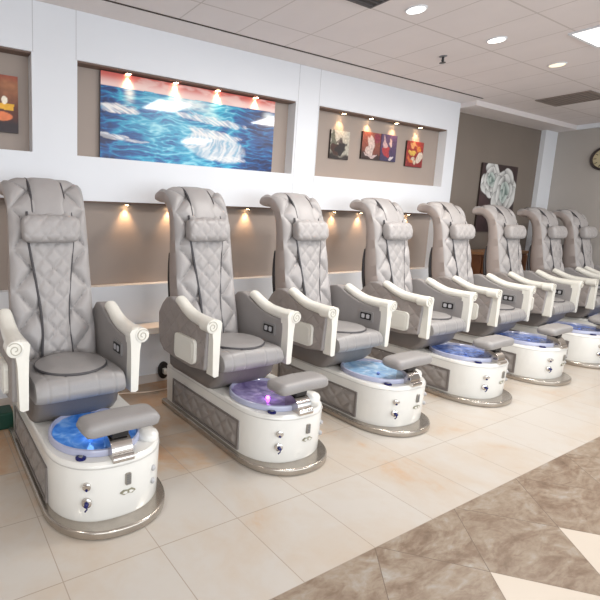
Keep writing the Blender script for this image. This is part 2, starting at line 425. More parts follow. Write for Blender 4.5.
def make_chair():
    root = empty('pedicure_chair')
    def prt(name, bm, m, parent=root, **k): return link(name, bm, m, parent, **k)
    # plinth
    bm = bmesh.new(); prism(bm, base_outline(0.328, 0.36, -0.55, 0.330), 0, 0.045)
    pl = prt('plinth', bm, STEEL, bevel=0.012)
    # white tub body, basin well cut in
    bm = bmesh.new()
    ol = base_outline(0.302, 0.325, -0.53, 0.285, p=2.35)
    o_lo = [(x*0.985, y*0.99) for x, y in ol]
    secs = []
    for z, s in ((0.045, 0.975), (0.06, 0.985), (0.20, 0.995), (0.315, 1.0), (0.335, 0.992), (0.345, 0.972)):
        secs.append([Vector((x*s, (y+0.1)*s-0.1, z)) for x, y in ol])
    sweep(bm, secs)
    body = prt('tub_body', bm, GLOSS)
    bm = bmesh.new(); lathe(bm, [(0.222, 0.22), (0.222, 0.5)], (-0.025, -0.505, 0), 48)
    cut = link('cut', bm, GLOSS)
    md = body.modifiers.new('b', 'BOOLEAN'); md.operation = 'DIFFERENCE'; md.object = cut; md.solver = 'EXACT'
    bpy.context.view_layer.update()
    dg = bpy.context.evaluated_depsgraph_get()
    me = bpy.data.meshes.new_from_object(body.evaluated_get(dg)); body.modifiers.clear(); body.data = me
    for p_ in me.polygons: p_.use_smooth = True
    me.set_sharp_from_angle(angle=math.radians(35))
    bpy.data.objects.remove(cut, do_unlink=True)
    # thin seam line around the deck
    bm = bmesh.new(); sweep(bm, [[Vector((x*s, (y+0.1)*s-0.1, z)) for x, y in ol] for z, s in ((0.318, 0.9985), (0.3195, 1.003), (0.3225, 1.003), (0.324, 0.9985))], cap=False)
    prt('deck_seam', bm, mat('grey_seam', srgb(190, 188, 184), 0.5, noise=0.05))
    # side panels (tufted)
    for s in (-1, 1):
        bm = bmesh.new(); secs = []
        ny, nz = 72, 20; y0, y1, z0, z1 = -0.565, 0.215, 0.070, 0.248
        g = []
        for j in range(nz+1):
            row = []
            for i in range(ny+1):
                y = y0+(y1-y0)*i/ny; z = z0+(z1-z0)*j/nz
                e = min(min(i, ny-i)/4, min(j, nz-j)/4, 1)
                d = 0.002+0.014*e*quilt(y, z-0.16, 0.13, 0.12)
                row.append(bm.verts.new((s*(0.297+d), y, z)))
            g.append(row)
        for j in range(nz):
            for i in range(ny): bm.faces.new((g[j][i], g[j][i+1], g[j+1][i+1], g[j+1][i]))
        # frame
        for a, b, c, d_ in ((y0-0.008, y0+0.006, z0-0.006, z1+0.006), (y1-0.006, y1+0.008, z0-0.006, z1+0.006), (y0, y1, z0-0.008, z0+0.005), (y0, y1, z1-0.005, z1+0.008)):
            box(bm, min(s*0.29, s*0.309), max(s*0.29, s*0.309), a, b, c, d_, mi=1)
        prt('side_panel', bm, [LEATHER_P, LEATHER_D])
    # basin
    bm = bmesh.new()
    lathe(bm, [(0.19, 0.224), (0.216, 0.24), (0.221, 0.345), (0.226, 0.372), (0.234, 0.380), (0.243, 0.377), (0.247, 0.366), (0.246, 0.347), (0.232, 0.344), (0.224, 0.30)], (-0.025, -0.505, 0), 56, cap=False)
    lathe(bm, [(0.19, 0.223), (0.01, 0.222)], (-0.025, -0.505, 0), 56)
    bs = prt('basin', bm, mat('basin_glass', srgb(168, 172, 196), 0.12, noise=0.03, coat=0.5))
    bm = bmesh.new(); secs = []
    # liner water surface: slightly rippled dish
    nr = 14; nn = 56; c = bm.verts.new((-0.025, -0.505, 0.352)); prev = None
    for j in range(1, nr+1):
        row = []
        for i in range(nn):
            a = 2*PI*i/nn; r = 0.223*j/nr; x, y = r*math.cos(a), r*math.sin(a)
            z = 0.352+0.0022*math.sin(x*60+3*math.sin(y*31))*math.cos(y*52+2*math.sin(x*23))+0.010*(j/nr)**4
            row.append(bm.verts.new((x-0.025, y-0.505, z)))
        for i in range(nn):
            k = (i+1) % nn
            if prev: bm.faces.new((prev[i], prev[k], row[k], row[i]))
            else: bm.faces.new((c, row[i], row[k]))
        prev = row
    link('water', bm, MC['water_blue'], bs)
    bm = bmesh.new(); bmesh.ops.create_uvsphere(bm, u_segments=16, v_segments=10, radius=0.012)
    bmesh.ops.translate(bm, verts=bm.verts, vec=(-0.07, -0.565, 0.362))
    link('basin_light', bm, MC['led_blue'], bs)
    # deck button, deck cap
    bm = bmesh.new(); lathe(bm, [(0.026, 0.343), (0.026, 0.352), (0.018, 0.356)], (-0.175, -0.715, 0), 24); lathe(bm, [(0.012, 0.354), (0.010, 0.358)], (-0.175, -0.715, 0), 16, mi=1)
    prt('deck_button', bm, [NAVY, GREYPL])
    bm = bmesh.new(); lathe(bm, [(0.058, 0.343), (0.058, 0.362), (0.050, 0.377), (0.028, 0.386), (0.004, 0.388)], (0.215, -0.655, 0), 32)
    prt('deck_cap', bm, GLOSS)
    # chrome arch + footrest
    bm = bmesh.new()
    arc = [(-0.815, 0.338), (-0.818, 0.352), (-0.812, 0.366), (-0.798, 0.370)]
    arc += [(-0.80+0.075*(1-math.cos(a)), 0.372+0.068*math.sin(a)) for a in [k*PI/2/8 for k in range(9)]]
    arc += [(-0.69, 0.440), (-0.69, 0.345), (-0.73, 0.338)]
    prism(bm, arc, -0.048, 0.062, axis=0)
    prt('footrest_bracket', bm, CHROME, bevel=0.003, seg=2, ang=60)
    prt('footrest_stem', B(-0.038, 0.052, -0.768, -0.66, 0.438, 0.470), BLACK, bevel=0.005)
    bm = bmesh.new(); secs = []
    L2, W2, Hh = 0.204, 0.078, 0.040
    for k in range(21):
        f = -1+2*k/20; e = (1-abs(f)**12)**0.5 if abs(f) < 1 else 0.0
        e = max(e, 0.25); row = []
        for i in range(28):
            a = 2*PI*i/28; c_, s_ = math.cos(a), math.sin(a)
            yy = W2*abs(c_)**0.55*(1 if c_ > 0 else -1)*(0.55+0.45*e); zz = Hh*abs(s_)**0.6*(1 if s_ > 0 else -1)*e
            row.append(Vector((f*L2, yy, zz+0.006*(1-abs(f)))))
        secs.append(row)
    sweep(bm, secs)
    rot = Matrix.Rotation(math.radians(1.0), 4, 'Z'); bmesh.ops.transform(bm, matrix=Matrix.Translation((0.020, -0.72, 0.500)) @ rot, verts=bm.verts)
    prt('footrest_pad', bm, LEATHER2)
    # fittings on the tub front
    def front_y(x):   # y of the body's front at x
        hw, ry, p_ = 0.302*0.995, 0.285, 2.35
        return -0.53-ry*(1-min(abs(x)/hw, 1)**p_)**(1/p_)
    def place(bm, x, z):
        y = front_y(x); d = 0.01; ty = front_y(x+d)-front_y(x-d)
        ang = math.atan2(ty, 2*d)
        bmesh.ops.transform(bm, matrix=Matrix.Translation((x, y+0.0, z)) @ Matrix.Rotation(ang, 4, 'Z'), verts=bm.verts)
    for nm, x, z in (('jet_knob', -0.168, 0.238), ('drain_knob', -0.168, 0.155)):
        bm = bmesh.new()
        if nm == 'jet_knob':
            lathe(bm, [(0.020, 0.004), (0.020, -0.008), (0.014, -0.012)], (0, 0, 0), 20, axis=1)
            box(bm, -0.018, 0.018, -0.020, -0.008, 0.0, 0.012)
            lathe(bm, [(0.008, -0.01), (0.006, -0.016)], (0, 0, -0.012), 12, axis=1, mi=1)
        else:
            lathe(bm, [(0.024, 0.004), (0.024, -0.006), (0.018, -0.010)], (0, 0, 0), 24, axis=1)
            lathe(bm, [(0.012, -0.009), (0.010, -0.028), (0.005, -0.030)], (0, 0, 0), 16, axis=1, mi=1)
            tube(bm, [(0, -0.02, 0), (0.004, -0.022, -0.018), (-0.006, -0.018, -0.034)], 0.004, 6, mi=1)
        place(bm, x, z); prt(nm, bm, [CHROME, NAVY])
    bm = bmesh.new(); prism(bm, rrect(0.030, 0.060, 0.006), -0.006, 0.006, axis=1)
    for j in range(5):
        for i in range(3): box(bm, -0.010+i*0.0075, -0.005+i*0.0075, -0.008, -0.005, -0.024+j*0.0105, -0.018+j*0.0105, mi=1)
    place(bm, 0.030, 0.245); prt('vent_grille', bm, [mat('grille_grey', srgb(150, 146, 138), 0.35, metal=0.5, noise=0.05), GREYPL])
    bm = bmesh.new()
    wing = [(-0.042, 0.0), (-0.022, 0.012), (0.0, 0.007), (0.022, 0.012), (0.042, 0.0), (0.022, -0.012), (0.0, -0.007), (-0.022, -0.012)]
    prism(bm, wing, -0.003, 0.004, axis=1)
    prism(bm, [(x*0.72, z*0.6) for x, z in wing], -0.0045, 0.0, axis=1, mi=1)
    prism(bm, rrect(0.012, 0.010, 0.003), -0.0055, 0.0, axis=1, mi=0)
    place(bm, 0.030, 0.178); prt('badge', bm, [mat('badge_metal', srgb(150, 148, 130), 0.3, metal=0.6, noise=0.05), GLOSS])
    for z in (0.235, 0.165):
        bm = bmesh.new(); lathe(bm, [(0.015, 0.004), (0.015, -0.006), (0.009, -0.010), (0.004, -0.014)], (0, 0, 0), 18, axis=1)
        place(bm, 0.190, z); prt('spray_port', bm, mat('port_grey', srgb(176, 176, 178), 0.3, noise=0.1))
    # ---------------- seat part (slides on the tub) -------------
    SX = SEAT_DX
    def sprt(name, bm, m, parent=root, **k):
        if parent is root: bmesh.ops.translate(bm, verts=bm.verts, vec=(SX, 0, 0))
        return link(name, bm, m, parent, **k)
    bm = bmesh.new(); secs = []
    for z, w, y0, y1 in ((0.346, 0.235, -0.27, 0.26), (0.37, 0.25, -0.30, 0.28), (0.43, 0.248, -0.36, 0.29), (0.510, 0.246, -0.385, 0.29)):
        secs.append([Vector((x, y, z)) for x, y in rrect(w*2, y1-y0, 0.05, cx=0, cy=(y0+y1)/2)])
    sweep(bm, secs); sprt('seat_base', bm, LEATHER_D)
    bm = bmesh.new(); secs = []
    nx = 100
    prof = [(-0.40, 0.508), (-0.432, 0.518), (-0.447, 0.545), (-0.445, 0.575), (-0.425, 0.615), (-0.38, 0.632), (-0.25, 0.632), (-0.1, 0.622), (0.02, 0.612), (0.05, 0.60), (0.05, 0.47)]
    pr = [prof[0]]
    sp_ = spline([Vector((a, b, 0)) for a, b in prof[:-1]], 50); pr = [(v.x, v.y) for v in sp_]+[(0.05, 0.47)]
    for i in range(nx+1):
        f = -1+2*i/nx; x = f*0.250; e = 1-0.10*abs(f)**10
        seam = 0.0035*(math.exp(-((abs(x)-0.085)/0.007)**2)+math.exp(-((abs(x)-0.185)/0.007)**2))
        crown = 0.012*(1-f*f)
        row = []
        for y, z in pr:
            zz = 0.55+(z-0.55)*(e)+crown*(z > 0.58); yy = -0.2+(y+0.2)*(1-0.05*abs(f)**8)
            if y < -0.36 and z > 0.5: yy += seam
            row.append(Vector((x, yy, zz-(seam if y > -0.40 and z > 0.58 else 0))))
        secs.append(row)
    sweep(bm, secs); sprt('seat', bm, LEATHER2)
    bm = bmesh.new(); lathe(bm, [(0.19, 0.638), (0.198, 0.644), (0.198, 0.652), (0.185, 0.657), (0.10, 0.661), (0.01, 0.663)], (0, -0.215, 0), 48, sx=1.03, sy=0.95)
    pts = [(0.203*math.cos(2*PI*i/48), -0.215+0.188*math.sin(2*PI*i/48), 0.645) for i in range(49)]
    tube(bm, pts, 0.0085, 6, mi=1)
    sprt('seat_pad', bm, [LEATHER2, PIPING])
    # backrest
    bk = sprt('backrest', make_backrest(), [LEATHER, LEATHER_S])
    bm = bmesh.new(); secs = []
    for k in range(8, 62, 3):
        P, t, n, th = bk_frame(k); f = (k-8)/51; e = math.sin(PI*min(max(f, 0.02), 0.98))**0.5
        row = []
        for i in range(24):
            a = 2*PI*i/24; c_, s_ = math.cos(a), math.sin(a)
            row.append(P-n*(th*0.80+(0.02+0.055*e)*(s_*0.5+0.5))+Vector((0.235*abs(c_)**0.5*(1 if c_ > 0 else -1), 0, 0)))
        secs.append(row)
    sweep(bm, secs); bmesh.ops.translate(bm, verts=bm.verts, vec=(SX, 0, 0)); link('back_shell', bm, SHELL, bk)
    bm = bmesh.new()
    Ltot = BL[-1]
    strip(bm, 10, 84, lambda s: 0.085+0.055*max(0, min(1, (s-0.35)/0.45))**1.2+0.02*max(0, (0.25-s)/0.25), 0.008, (0.12, 0.13))
    bmesh.ops.translate(bm, verts=bm.verts, vec=(SX, 0, 0)); link('centre_cushion', bm, [LEATHER, PIPING], bk)
    bm = bmesh.new()
    strip(bm, 80, 142, lambda s: 0.105, 0.004, None, thick=0.014, seg=12)
    bmesh.ops.translate(bm, verts=bm.verts, vec=(SX, 0, 0)); link('pillow_strap', bm, [LEATHER, PIPING], bk)
    # pillow
    kk = 72; P, t, n, th = bk_frame(kk)
    bm = bmesh.new(); secs = []
    for i in range(65):
        f = -1+2*i/64; e = max((1-abs(f)**8), 0.0)**0.4; e = 0.35+0.65*e; row = []
        for j in range(56):
            a = 2*PI*j/56; c_, s_ = math.cos(a), math.sin(a)
            hh = 0.085*abs(s_)**0.7*(1 if s_ > 0 else -1)*e; dd = 0.052*abs(c_)**0.7*(1 if c_ > 0 else -1)*e
            q = quilt(f*0.182, hh, 0.10, 0.10); dd2 = dd-(0.010*(1-q)*e if c_ > 0.2 else 0)
            row.append(P+Vector((f*0.182-0.006, 0, 0))+t*hh+n*(dd2+0.046))
        secs.append(row)
    sweep(bm, secs); bmesh.ops.translate(bm, verts=bm.verts, vec=(SX, 0, 0))
    link('head_pillow', bm, LEATHER, bk)
    # armrests
    for s in (-1, 1):
        out = spline([(-0.365, 0.515), (-0.375, 0.66), (-0.375, 0.79), (-0.27, 0.80), (-0.18, 0.815), (-0.10, 0.84), (-0.02, 0.878)], 25)
        out = [(v.x, v.y) for v in [Vector((a[0], a[1], 0)) for a in out]]
        out += [(0.03, 0.91), (0.08, 0.922), (0.14, 0.91), (0.195, 0.86), (0.25, 0.78), (0.245, 0.64), (0.22, 0.55), (0.16, 0.505), (0.0, 0.49), (-0.2, 0.49)]
        bm = bmesh.new(); prism(bm, out, 0.283, 0.362, axis=0)
        if s < 0:
            bmesh.ops.scale(bm, vec=(-1, 1, 1), verts=bm.verts)
        for f in bm.faces:
            f.material_index = 0 if (abs(f.calc_center_median().x) > 0.355 and len(f.verts) > 8) else 1
        bmesh.ops.translate(bm, verts=bm.verts, vec=(0, 0, ARM_DZ)); ar = sprt('armrest', bm, [LEATHER_Q, LEATHER_I], bevel=0.014, seg=3, ang=50)
        # white scrolled rail and front post
        bm = bmesh.new()
        path = spline([(-0.415, 0.822), (-0.36, 0.822), (-0.27, 0.828), (-0.19, 0.838), (-0.11, 0.865), (-0.03, 0.905), (0.0, 0.916)], 26)
        secs = []
        for k, q in enumerate(path):
            a, b = path[max(k-1, 0)], path[min(k+1, 25)]; t_ = Vector((0, b[0]-a[0], b[1]-a[1])).normalized(); n_ = Vector((0, -t_.z, t_.y))
            g = k/25; wx = 0.056-0.018*g; hz = 0.041-0.011*g
            if k == 25: wx *= 0.6; hz *= 0.6
            if k == 0: wx *= 0.93; hz *= 0.9
            row = []
            for i in range(20):
                an = 2*PI*i/20; c_, s_ = math.cos(an), math.sin(an)
                row.append(Vector((0.330+wx*abs(c_)**0.8*(1 if c_ > 0 else -1), q[0], q[1]))+n_*hz*s_)
            secs.append(row)
        sweep(bm, secs)
        # post: curved flare into the rail, tapering down
        post = [(0.276, 0.835), (0.283, 0.77), (0.286, 0.66), (0.288, 0.49), (0.318, 0.485), (0.334, 0.495), (0.338, 0.62), (0.342, 0.73), (0.352, 0.79), (0.372, 0.815), (0.36, 0.84), (0.32, 0.858), (0.29, 0.853)]
        prism(bm, post, -0.425, -0.355, axis=1)
        # volute curling outwards
        lathe(bm, [(0.030, -0.432), (0.043, -0.428), (0.043, -0.34), (0.03, -0.33)], (0.352, 0, 0.818), 28, axis=1)
        sp = []
        for k in range(30):
            a = 0.6+k/29*PI*3.4; r = 0.038*(1-k/29*0.85); sp.append((0.352+r*math.cos(a), -0.433, 0.818+r*math.sin(a)))
        tube(bm, sp, 0.0035, 5, mi=1)
        if s < 0: bmesh.ops.scale(bm, vec=(-1, 1, 1), verts=bm.verts)
        bmesh.ops.translate(bm, verts=bm.verts, vec=(SX, 0, ARM_DZ))
        link('scroll_trim', bm, [CREAM, mat('scroll_groove', srgb(186, 182, 170), 0.4, noise=0.05)], ar, bevel=0.006, seg=2, ang=50)
        # square plate on the outer face
        bm = bmesh.new(); prism(bm, rrect(0.25, 0.17, 0.035, cx=-0.155, cy=0.612), 0.362, 0.385, axis=0)
        prism(bm, rrect(0.21, 0.13, 0.028, cx=-0.155, cy=0.612), 0.384, 0.388, axis=0)
        if s < 0: bmesh.ops.scale(bm, vec=(-1, 1, 1), verts=bm.verts)
        bmesh.ops.translate(bm, verts=bm.verts, vec=(SX, 0, ARM_DZ))
        link('arm_plate', bm, CREAM, ar, bevel=0.005, seg=2, ang=50)
        if s > 0:
            bm = bmesh.new(); prism(bm, rrect(0.13, 0.085, 0.014, cx=-0.245, cy=0.705), 0.275, 0.2835, axis=0)
            prism(bm, rrect(0.098, 0.056, 0.008, cx=-0.245, cy=0.705), 0.2725, 0.276, axis=0, mi=1)
            prism(bm, rrect(0.028, 0.034, 0.008, cx=-0.222, cy=0.705), 0.270, 0.273, axis=0, mi=2)
            prism(bm, rrect(0.028, 0.034, 0.008, cx=-0.266, cy=0.705), 0.270, 0.273, axis=0, mi=2)
            bmesh.ops.translate(bm, verts=bm.verts, vec=(SX, 0, ARM_DZ))
            link('control_panel', bm, [mat('panel_grey', srgb(140, 138, 138), 0.4, noise=0.05), BLACK, mat('silver_button', srgb(215, 215, 220), 0.3, metal=0.5, noise=0.05)], ar)
    return root

def water_mat(name, c1, c2, foam, glow, gs):
    M = mat(name, c1, 0.12, noise=0.0, coat=0.3)
    nt = M.node_tree; N = nt.nodes; L = nt.links; p = N['Principled BSDF']
    tc = N.new('ShaderNodeTexCoord'); n = N.new('ShaderNodeTexNoise'); n.inputs['Scale'].default_value = 9; n.inputs['Detail'].default_value = 6; n.inputs['Distortion'].default_value = 1.5
    L.new(tc.outputs['Object'], n.inputs['Vector'])
    r = N.new('ShaderNodeValToRGB'); e = r.color_ramp.elements; e.new(0.5)
    for i, (t, c) in enumerate(((0.35, c1), (0.55, c2), (0.72, foam))): e[i].position = t; e[i].color = c
    L.new(n.outputs['Fac'], r.inputs[0]); L.new(r.outputs[0], p.inputs['Base Color'])
    p.inputs['Emission Color'].default_value = glow; p.inputs['Emission Strength'].default_value = gs
    return M
water_mat('water_blue', srgb(50, 110, 190), srgb(84, 144, 214), srgb(150, 190, 230), srgb(40, 110, 230), 0.10)
water_mat('water_violet', srgb(100, 98, 126), srgb(134, 130, 160), srgb(165, 160, 186), srgb(120, 50, 220), 0.06)
water_mat('water_pale', srgb(120, 160, 198), srgb(150, 184, 212), srgb(190, 210, 226), srgb(60, 120, 200), 0.04)
water_mat('water_navy', srgb(60, 84, 140), srgb(92, 118, 176), srgb(130, 150, 200), srgb(50, 80, 200), 0.05)
mat('led_blue', srgb(60, 120, 255), 0.3, emis=srgb(60, 130, 255), estr=2)
mat('led_off', srgb(110, 130, 190), 0.3, noise=0.05)
mat('led_violet', srgb(220, 90, 255), 0.3, emis=srgb(215, 70, 255), estr=14)

SEAT_DX = -0.065
ARM_DZ = 0.010
CH = [(0.82, 0.0, -0.01, 'water_blue', 'grey quilted pedicure chair at the far left with bright blue foot basin'),
      (2.02, -0.01, -0.02, 'water_violet', 'second pedicure chair from the left, with purple glowing basin'),
      (3.11, -0.04, -0.02, 'water_pale', 'third pedicure chair from the left, pale blue basin, below the gap between two niches'),
      (4.29, -0.04, -0.02, 'water_navy', 'fourth pedicure chair from the left, its back below the niche of small pictures'),
      (5.41, -0.04, -0.02, 'water_navy', 'fifth pedicure chair from left, headrest against the right end of the white wall'),
      (6.54, -0.04, -0.02, 'water_navy', 'sixth pedicure chair from the left, in front of the flower picture'),
      (7.64, -0.04, -0.02, 'water_navy', 'seventh pedicure chair from the left, in front of the white corner column'),
      (8.56, -0.04, 0.0, 'water_navy', 'last pedicure chair at the far right, cut by the frame, against the grey end wall')]
BASEY = 2.60
proto = make_chair()
chairs = []
for i, (x, sdx, bdx, w, lab) in enumerate(CH):
    o = proto if i == 0 else copy_tree(proto)
    o.location = (x, BASEY, 0); chairs.append(o)
    tag(o, lab, 'chair', 'pedicure chairs in a row along the wall')
    for c in o.children:
        if c.name.startswith(('seat', 'armrest', 'backrest')): c.location.x = sdx+(bdx if c.name.startswith('backrest') else 0)
    bas = [c for c in o.children if c.name.startswith('basin')][0]
    for c in bas.children:
        c.material_slots[0].link = 'OBJECT'
        c.material_slots[0].material = MC[w] if c.name.startswith('water') else MC['led_violet' if w == 'water_violet' else 'led_blue' if w == 'water_blue' else 'led_off']
    l = bpy.data.lights.new('basin_glow', 'POINT'); l.energy = 0.12 if i < 2 else 0.05; l.shadow_soft_size = 0.02
    l.color = (0.7, 0.25, 1.0) if i == 1 else (0.2, 0.45, 1.0)
    lo = bpy.data.objects.new('basin_glow', l); lo.location = (x-0.07, BASEY-0.565, 0.40); COL.objects.link(lo)

# ------------------------------------------------------------------ recessed spotlights in the niches
def spot_fixture(x, y, z, label, group, power, col=(1.0, 0.60, 0.30), tilt=0.12):
    t = empty('niche_spotlight', (x, y, z))
    tag(t, label, 'spotlight', group)
    bm = bmesh.new(); lathe(bm, [(0.018, 0.0), (0.030, 0.0), (0.032, -0.006), (0.026, -0.010), (0.018, -0.006)], (0, 0, 0), 24)
    link('trim_ring', bm, CHROME, t)
    bm = bmesh.new(); lathe(bm, [(0.016, -0.001), (0.020, -0.008), (0.010, -0.012)], (0, 0, 0), 20)
    link('bulb', bm, mat('warm_bulb', (1, 0.8, 0.5, 1), 0.3, emis=(1.0, 0.72, 0.42, 1), estr=30), t)
    l = bpy.data.lights.new('spot', 'SPOT'); l.energy = power; l.color = col; l.spot_size = math.radians(84); l.spot_blend = 0.9; l.shadow_soft_size = 0.012
    lo = bpy.data.objects.new('spot', l); lo.location = (x, y, z-0.02); lo.rotation_euler = (tilt, 0, 0); COL.objects.link(lo)
ORD = ['first', 'second', 'third', 'fourth', 'fifth', 'sixth', 'seventh', 'eighth', 'ninth', 'tenth']
for k, x in enumerate((1.58, 2.03, 2.475, 2.92)):
    spot_fixture(x, YW+0.05, NZ1-0.012, ORD[k]+' warm spotlight from the left above the sea painting', 'spotlights above the sea painting', 9)
for k, x in enumerate((4.14, 4.59, 5.04, 5.50)):
    spot_fixture(x, YW+0.05, NZ1-0.012, ORD[k]+' warm spotlight from the left in the niche of small pictures', 'spotlights above the small pictures', 9)
LOWS = {1.59: 'warm spotlight in the long niche just right of the first chair', 2.02: 'warm spotlight in the long niche at the left edge of the second chair',
        2.90: 'warm spotlight in the long niche between second and third chairs', 4.13: 'warm spotlight in the long niche, nearest the right side of the third chair',
        4.57: 'warm spotlight in the long niche touching the curled top of the fourth chair', 5.46: 'last warm spotlight in the long niche, left of the fifth chair'}
for x, lab in LOWS.items():
    spot_fixture(x, YW+0.062, LZ1-0.012, lab, 'spotlights in the long lower niche', 9)

# ------------------------------------------------------------------ painted pictures (colour attribute on the canvas mesh)
from mathutils import noise as mn
def warp(fn, a=0.10, sc=5.0, dark=0.85, nz=0.25):
    def g(u, v):
        x = u+a*mn.noise(Vector((u*sc, v*sc, 1.3))); y = v+a*mn.noise(Vector((u*sc, v*sc, 7.7)))
        c = fn(x, y); k = dark*(1+nz*mn.noise(Vector((u*14, v*14, 3.1))))
        return (c[0]*k, c[1]*k, c[2]*k, 1)
    return g
def canvas(name, x0, x1, y, z0, z1, fn, nx, nz, label, depth=0.02, rough=0.4, coat=0.0, cat='picture', group=None, side=srgb(50, 40, 36)):
    bm = bmesh.new(); cl = bm.loops.layers.float_color.new('paint')
    V = [[bm.verts.new((x0+(x1-x0)*i/nx, y, z0+(z1-z0)*j/nz)) for i in range(nx+1)] for j in range(nz+1)]
    cache = {}
    for j in range(nz+1):
        for i in range(nx+1): cache[V[j][i]] = fn(i/nx, j/nz)
    for j in range(nz):
        for i in range(nx):
            f = bm.faces.new((V[j][i], V[j][i+1], V[j+1][i+1], V[j+1][i]))
            for l in f.loops: l[cl] = cache[l.vert]
    e0 = len(bm.faces); box(bm, x0, x1, y+0.0004, y+depth, z0, z1)
    bm.faces.ensure_lookup_table()
    for f in bm.faces[e0:]:
        for l in f.loops: l[cl] = side
    M = bpy.data.materials.new(name+'_paint'); M.use_nodes = True; N = M.node_tree.nodes
    a = N.new('ShaderNodeAttribute'); a.attribute_name = 'paint'
    p = N['Principled BSDF']; M.node_tree.links.new(a.outputs['Color'], p.inputs['Base Color']); p.inputs['Roughness'].default_value = rough
    p.inputs['Coat Weight'].default_value = coat; p.inputs['Coat Roughness'].default_value = 0.05
    o = link(name, bm, M, smooth=False)
    return tag(o, label, cat, group)
def fbm(x, y, z=0.0, o=4): return mn.fractal(Vector((x, y, z)), 1.0, 2.0, o)
def lerp(a, b, t): t = min(max(t, 0), 1); return tuple(a[i]*(1-t)+b[i]*t for i in range(4))
def ss(a, b, x): t = min(max((x-a)/(b-a), 0), 1); return t*t*(3-2*t)
def ridge(x, y, z): return 1-abs(mn.noise(Vector((x, y, z))))*2
def sea(u, v):
    x = u*2.45
    hor = 0.845+0.010*fbm(x*1.5, 3.3)
    if v > hor:
        c = lerp(srgb(236, 200, 194), srgb(206, 96, 88), ss(hor+0.02, 0.98, v))
        return lerp(c, srgb(242, 220, 212), 0.5*ss(0.0, 0.5, fbm(x*3, v*9, 2)))
    wx = x+0.16*fbm(x*1.4, v*2.2, 3); wv = v+0.05*fbm(x*2.0, v*3.0, 5)
    r1 = ridge(wx*3.4, wv*17, 1.0); r2 = ridge(wx*7.5, wv*34, 4.0); n = fbm(x*2.2, v*6, 7)
    t = 0.20+0.46*max(r1, 0)**2+0.28*max(r2, 0)**2+0.22*n
    t += 0.38*math.exp(-((u-0.50)/0.22)**2)+0.10*math.exp(-((u-0.2)/0.15)**2)-0.36*ss(0.72, 0.95, u)-0.22*ss(0.10, 0.0, u)-0.12*ss(0.22, 0.0, v)
    c = lerp(srgb(10, 30, 78), srgb(18, 84, 150), t*2.2)
    c = lerp(c, srgb(40, 160, 196), (t-0.42)*2.4); c = lerp(c, srgb(150, 212, 226), (t-0.82)*2.4)
    W_ = srgb(228, 228, 228)
    def foam(c, cu, cv, ru, rv, sl=0.0, amt=1.0, seed=0):
        du = (u-cu)/ru; dv = (v-cv-sl*(u-cu))/rv
        if abs(du) > 1.6 or abs(dv) > 1.9: return c
        k = ss(1.2, 0.4, du*du+dv*dv+0.8*fbm(x*7, v*15, seed))
        k *= 0.45+0.55*ss(-0.25, 0.35, mn.noise(Vector((x*22+dv*2.5, v*14, seed+1.0))))
        return lerp(c, W_, k*amt)
    c = foam(c, 0.09, 0.60, 0.10, 0.060, 0, 1, 1)
    c = foam(c, 0.06, 0.27, 0.09, 0.035, -0.2, 0.95, 2)
    c = foam(c, 0.17, 0.24, 0.07, 0.02, 0, 0.7, 9)
    c = foam(c, 0.60, 0.61, 0.21, 0.055, -0.16, 0.9, 3)
    # curling breaker: crest, falling streaks, dark hollow at its right
    du = (u-0.62)/0.19; dv = (v-0.27-(-0.22)*(u-0.62))/0.19
    d = du*du+dv*dv
    if d < 1.4:
        k = ss(1.15, 0.7, d+0.25*fbm(x*5, v*8, 5))
        hx, hy = (u-0.46)*2.45, v-0.50; rad = math.hypot(hx, hy*1.3); ang = math.atan2(hy, hx)
        fall = ss(-0.45, 0.45, mn.noise(Vector((rad*26+ang*4+1.5*fbm(x*5, v*7, 8), ang*3.0, 2.0))))
        c = lerp(c, lerp(srgb(70, 150, 188), W_, 0.30+0.65*fall), k*0.9)
    c = foam(c, 0.62, 0.43, 0.17, 0.06, -0.22, 1, 6)
    c = foam(c, 0.70, 0.13, 0.12, 0.04, 0, 0.8, 12)
    for g, r_, a_ in ((0.14, 0.04, 0.6), (0.47, 0.17, 1.0), (0.96, 0.06, 0.9)):
        k = ss(1, 0, abs(u-g)/r_)*ss(0.64, 0.76, v+0.05*n)*ss(0.86, 0.80, v)
        c = lerp(c, srgb(228, 236, 234), a_*k*(0.65+0.35*r2))
    return c
canvas('sea_painting', 1.345, 3.175, YW+0.065, 1.955, 2.635, sea, 380, 150, 'wide painting of rolling blue ocean waves under a pink sky, in the big wall niche', rough=0.35, coat=0.6, cat='painting', side=srgb(40, 60, 90))

def blob(u, v, cu, cv, ru, rv): return ss(1.15, 0.85, ((u-cu)/ru)**2+((v-cv)/rv)**2)
def candle(u, v):
    c = lerp(srgb(92, 46, 34), srgb(168, 110, 76), ss(0.3, 0.9, v)*ss(0.55, 0.8, u))
    c = lerp(c, srgb(150, 60, 50), 0.7*ss(0.85, 1.0, v))
    c = lerp(c, srgb(40, 24, 30), ss(0.32, 0.12, v))
    k = 1 if (0.62 < u < 0.91 and 0.40 < v < 0.50) else 0
    c = lerp(c, srgb(240, 180, 50), k); c = lerp(c, srgb(235, 130, 80), blob(u, v, 0.76, 0.28, 0.15, 0.08))
    c = lerp(c, srgb(240, 170, 50), blob(u, v, 0.42, 0.24, 0.2, 0.12))
    c = lerp(c, srgb(255, 245, 225), blob(u, v, 0.77, 0.56, 0.045, 0.075))
    return c
canvas('candle_picture', 0.27, 0.70, YW+0.075, 2.085, 2.485, warp(candle, 0.03, 5.0, 0.9, 0.3), 70, 70, 'square candle picture cut by the left frame edge', rough=0.4)
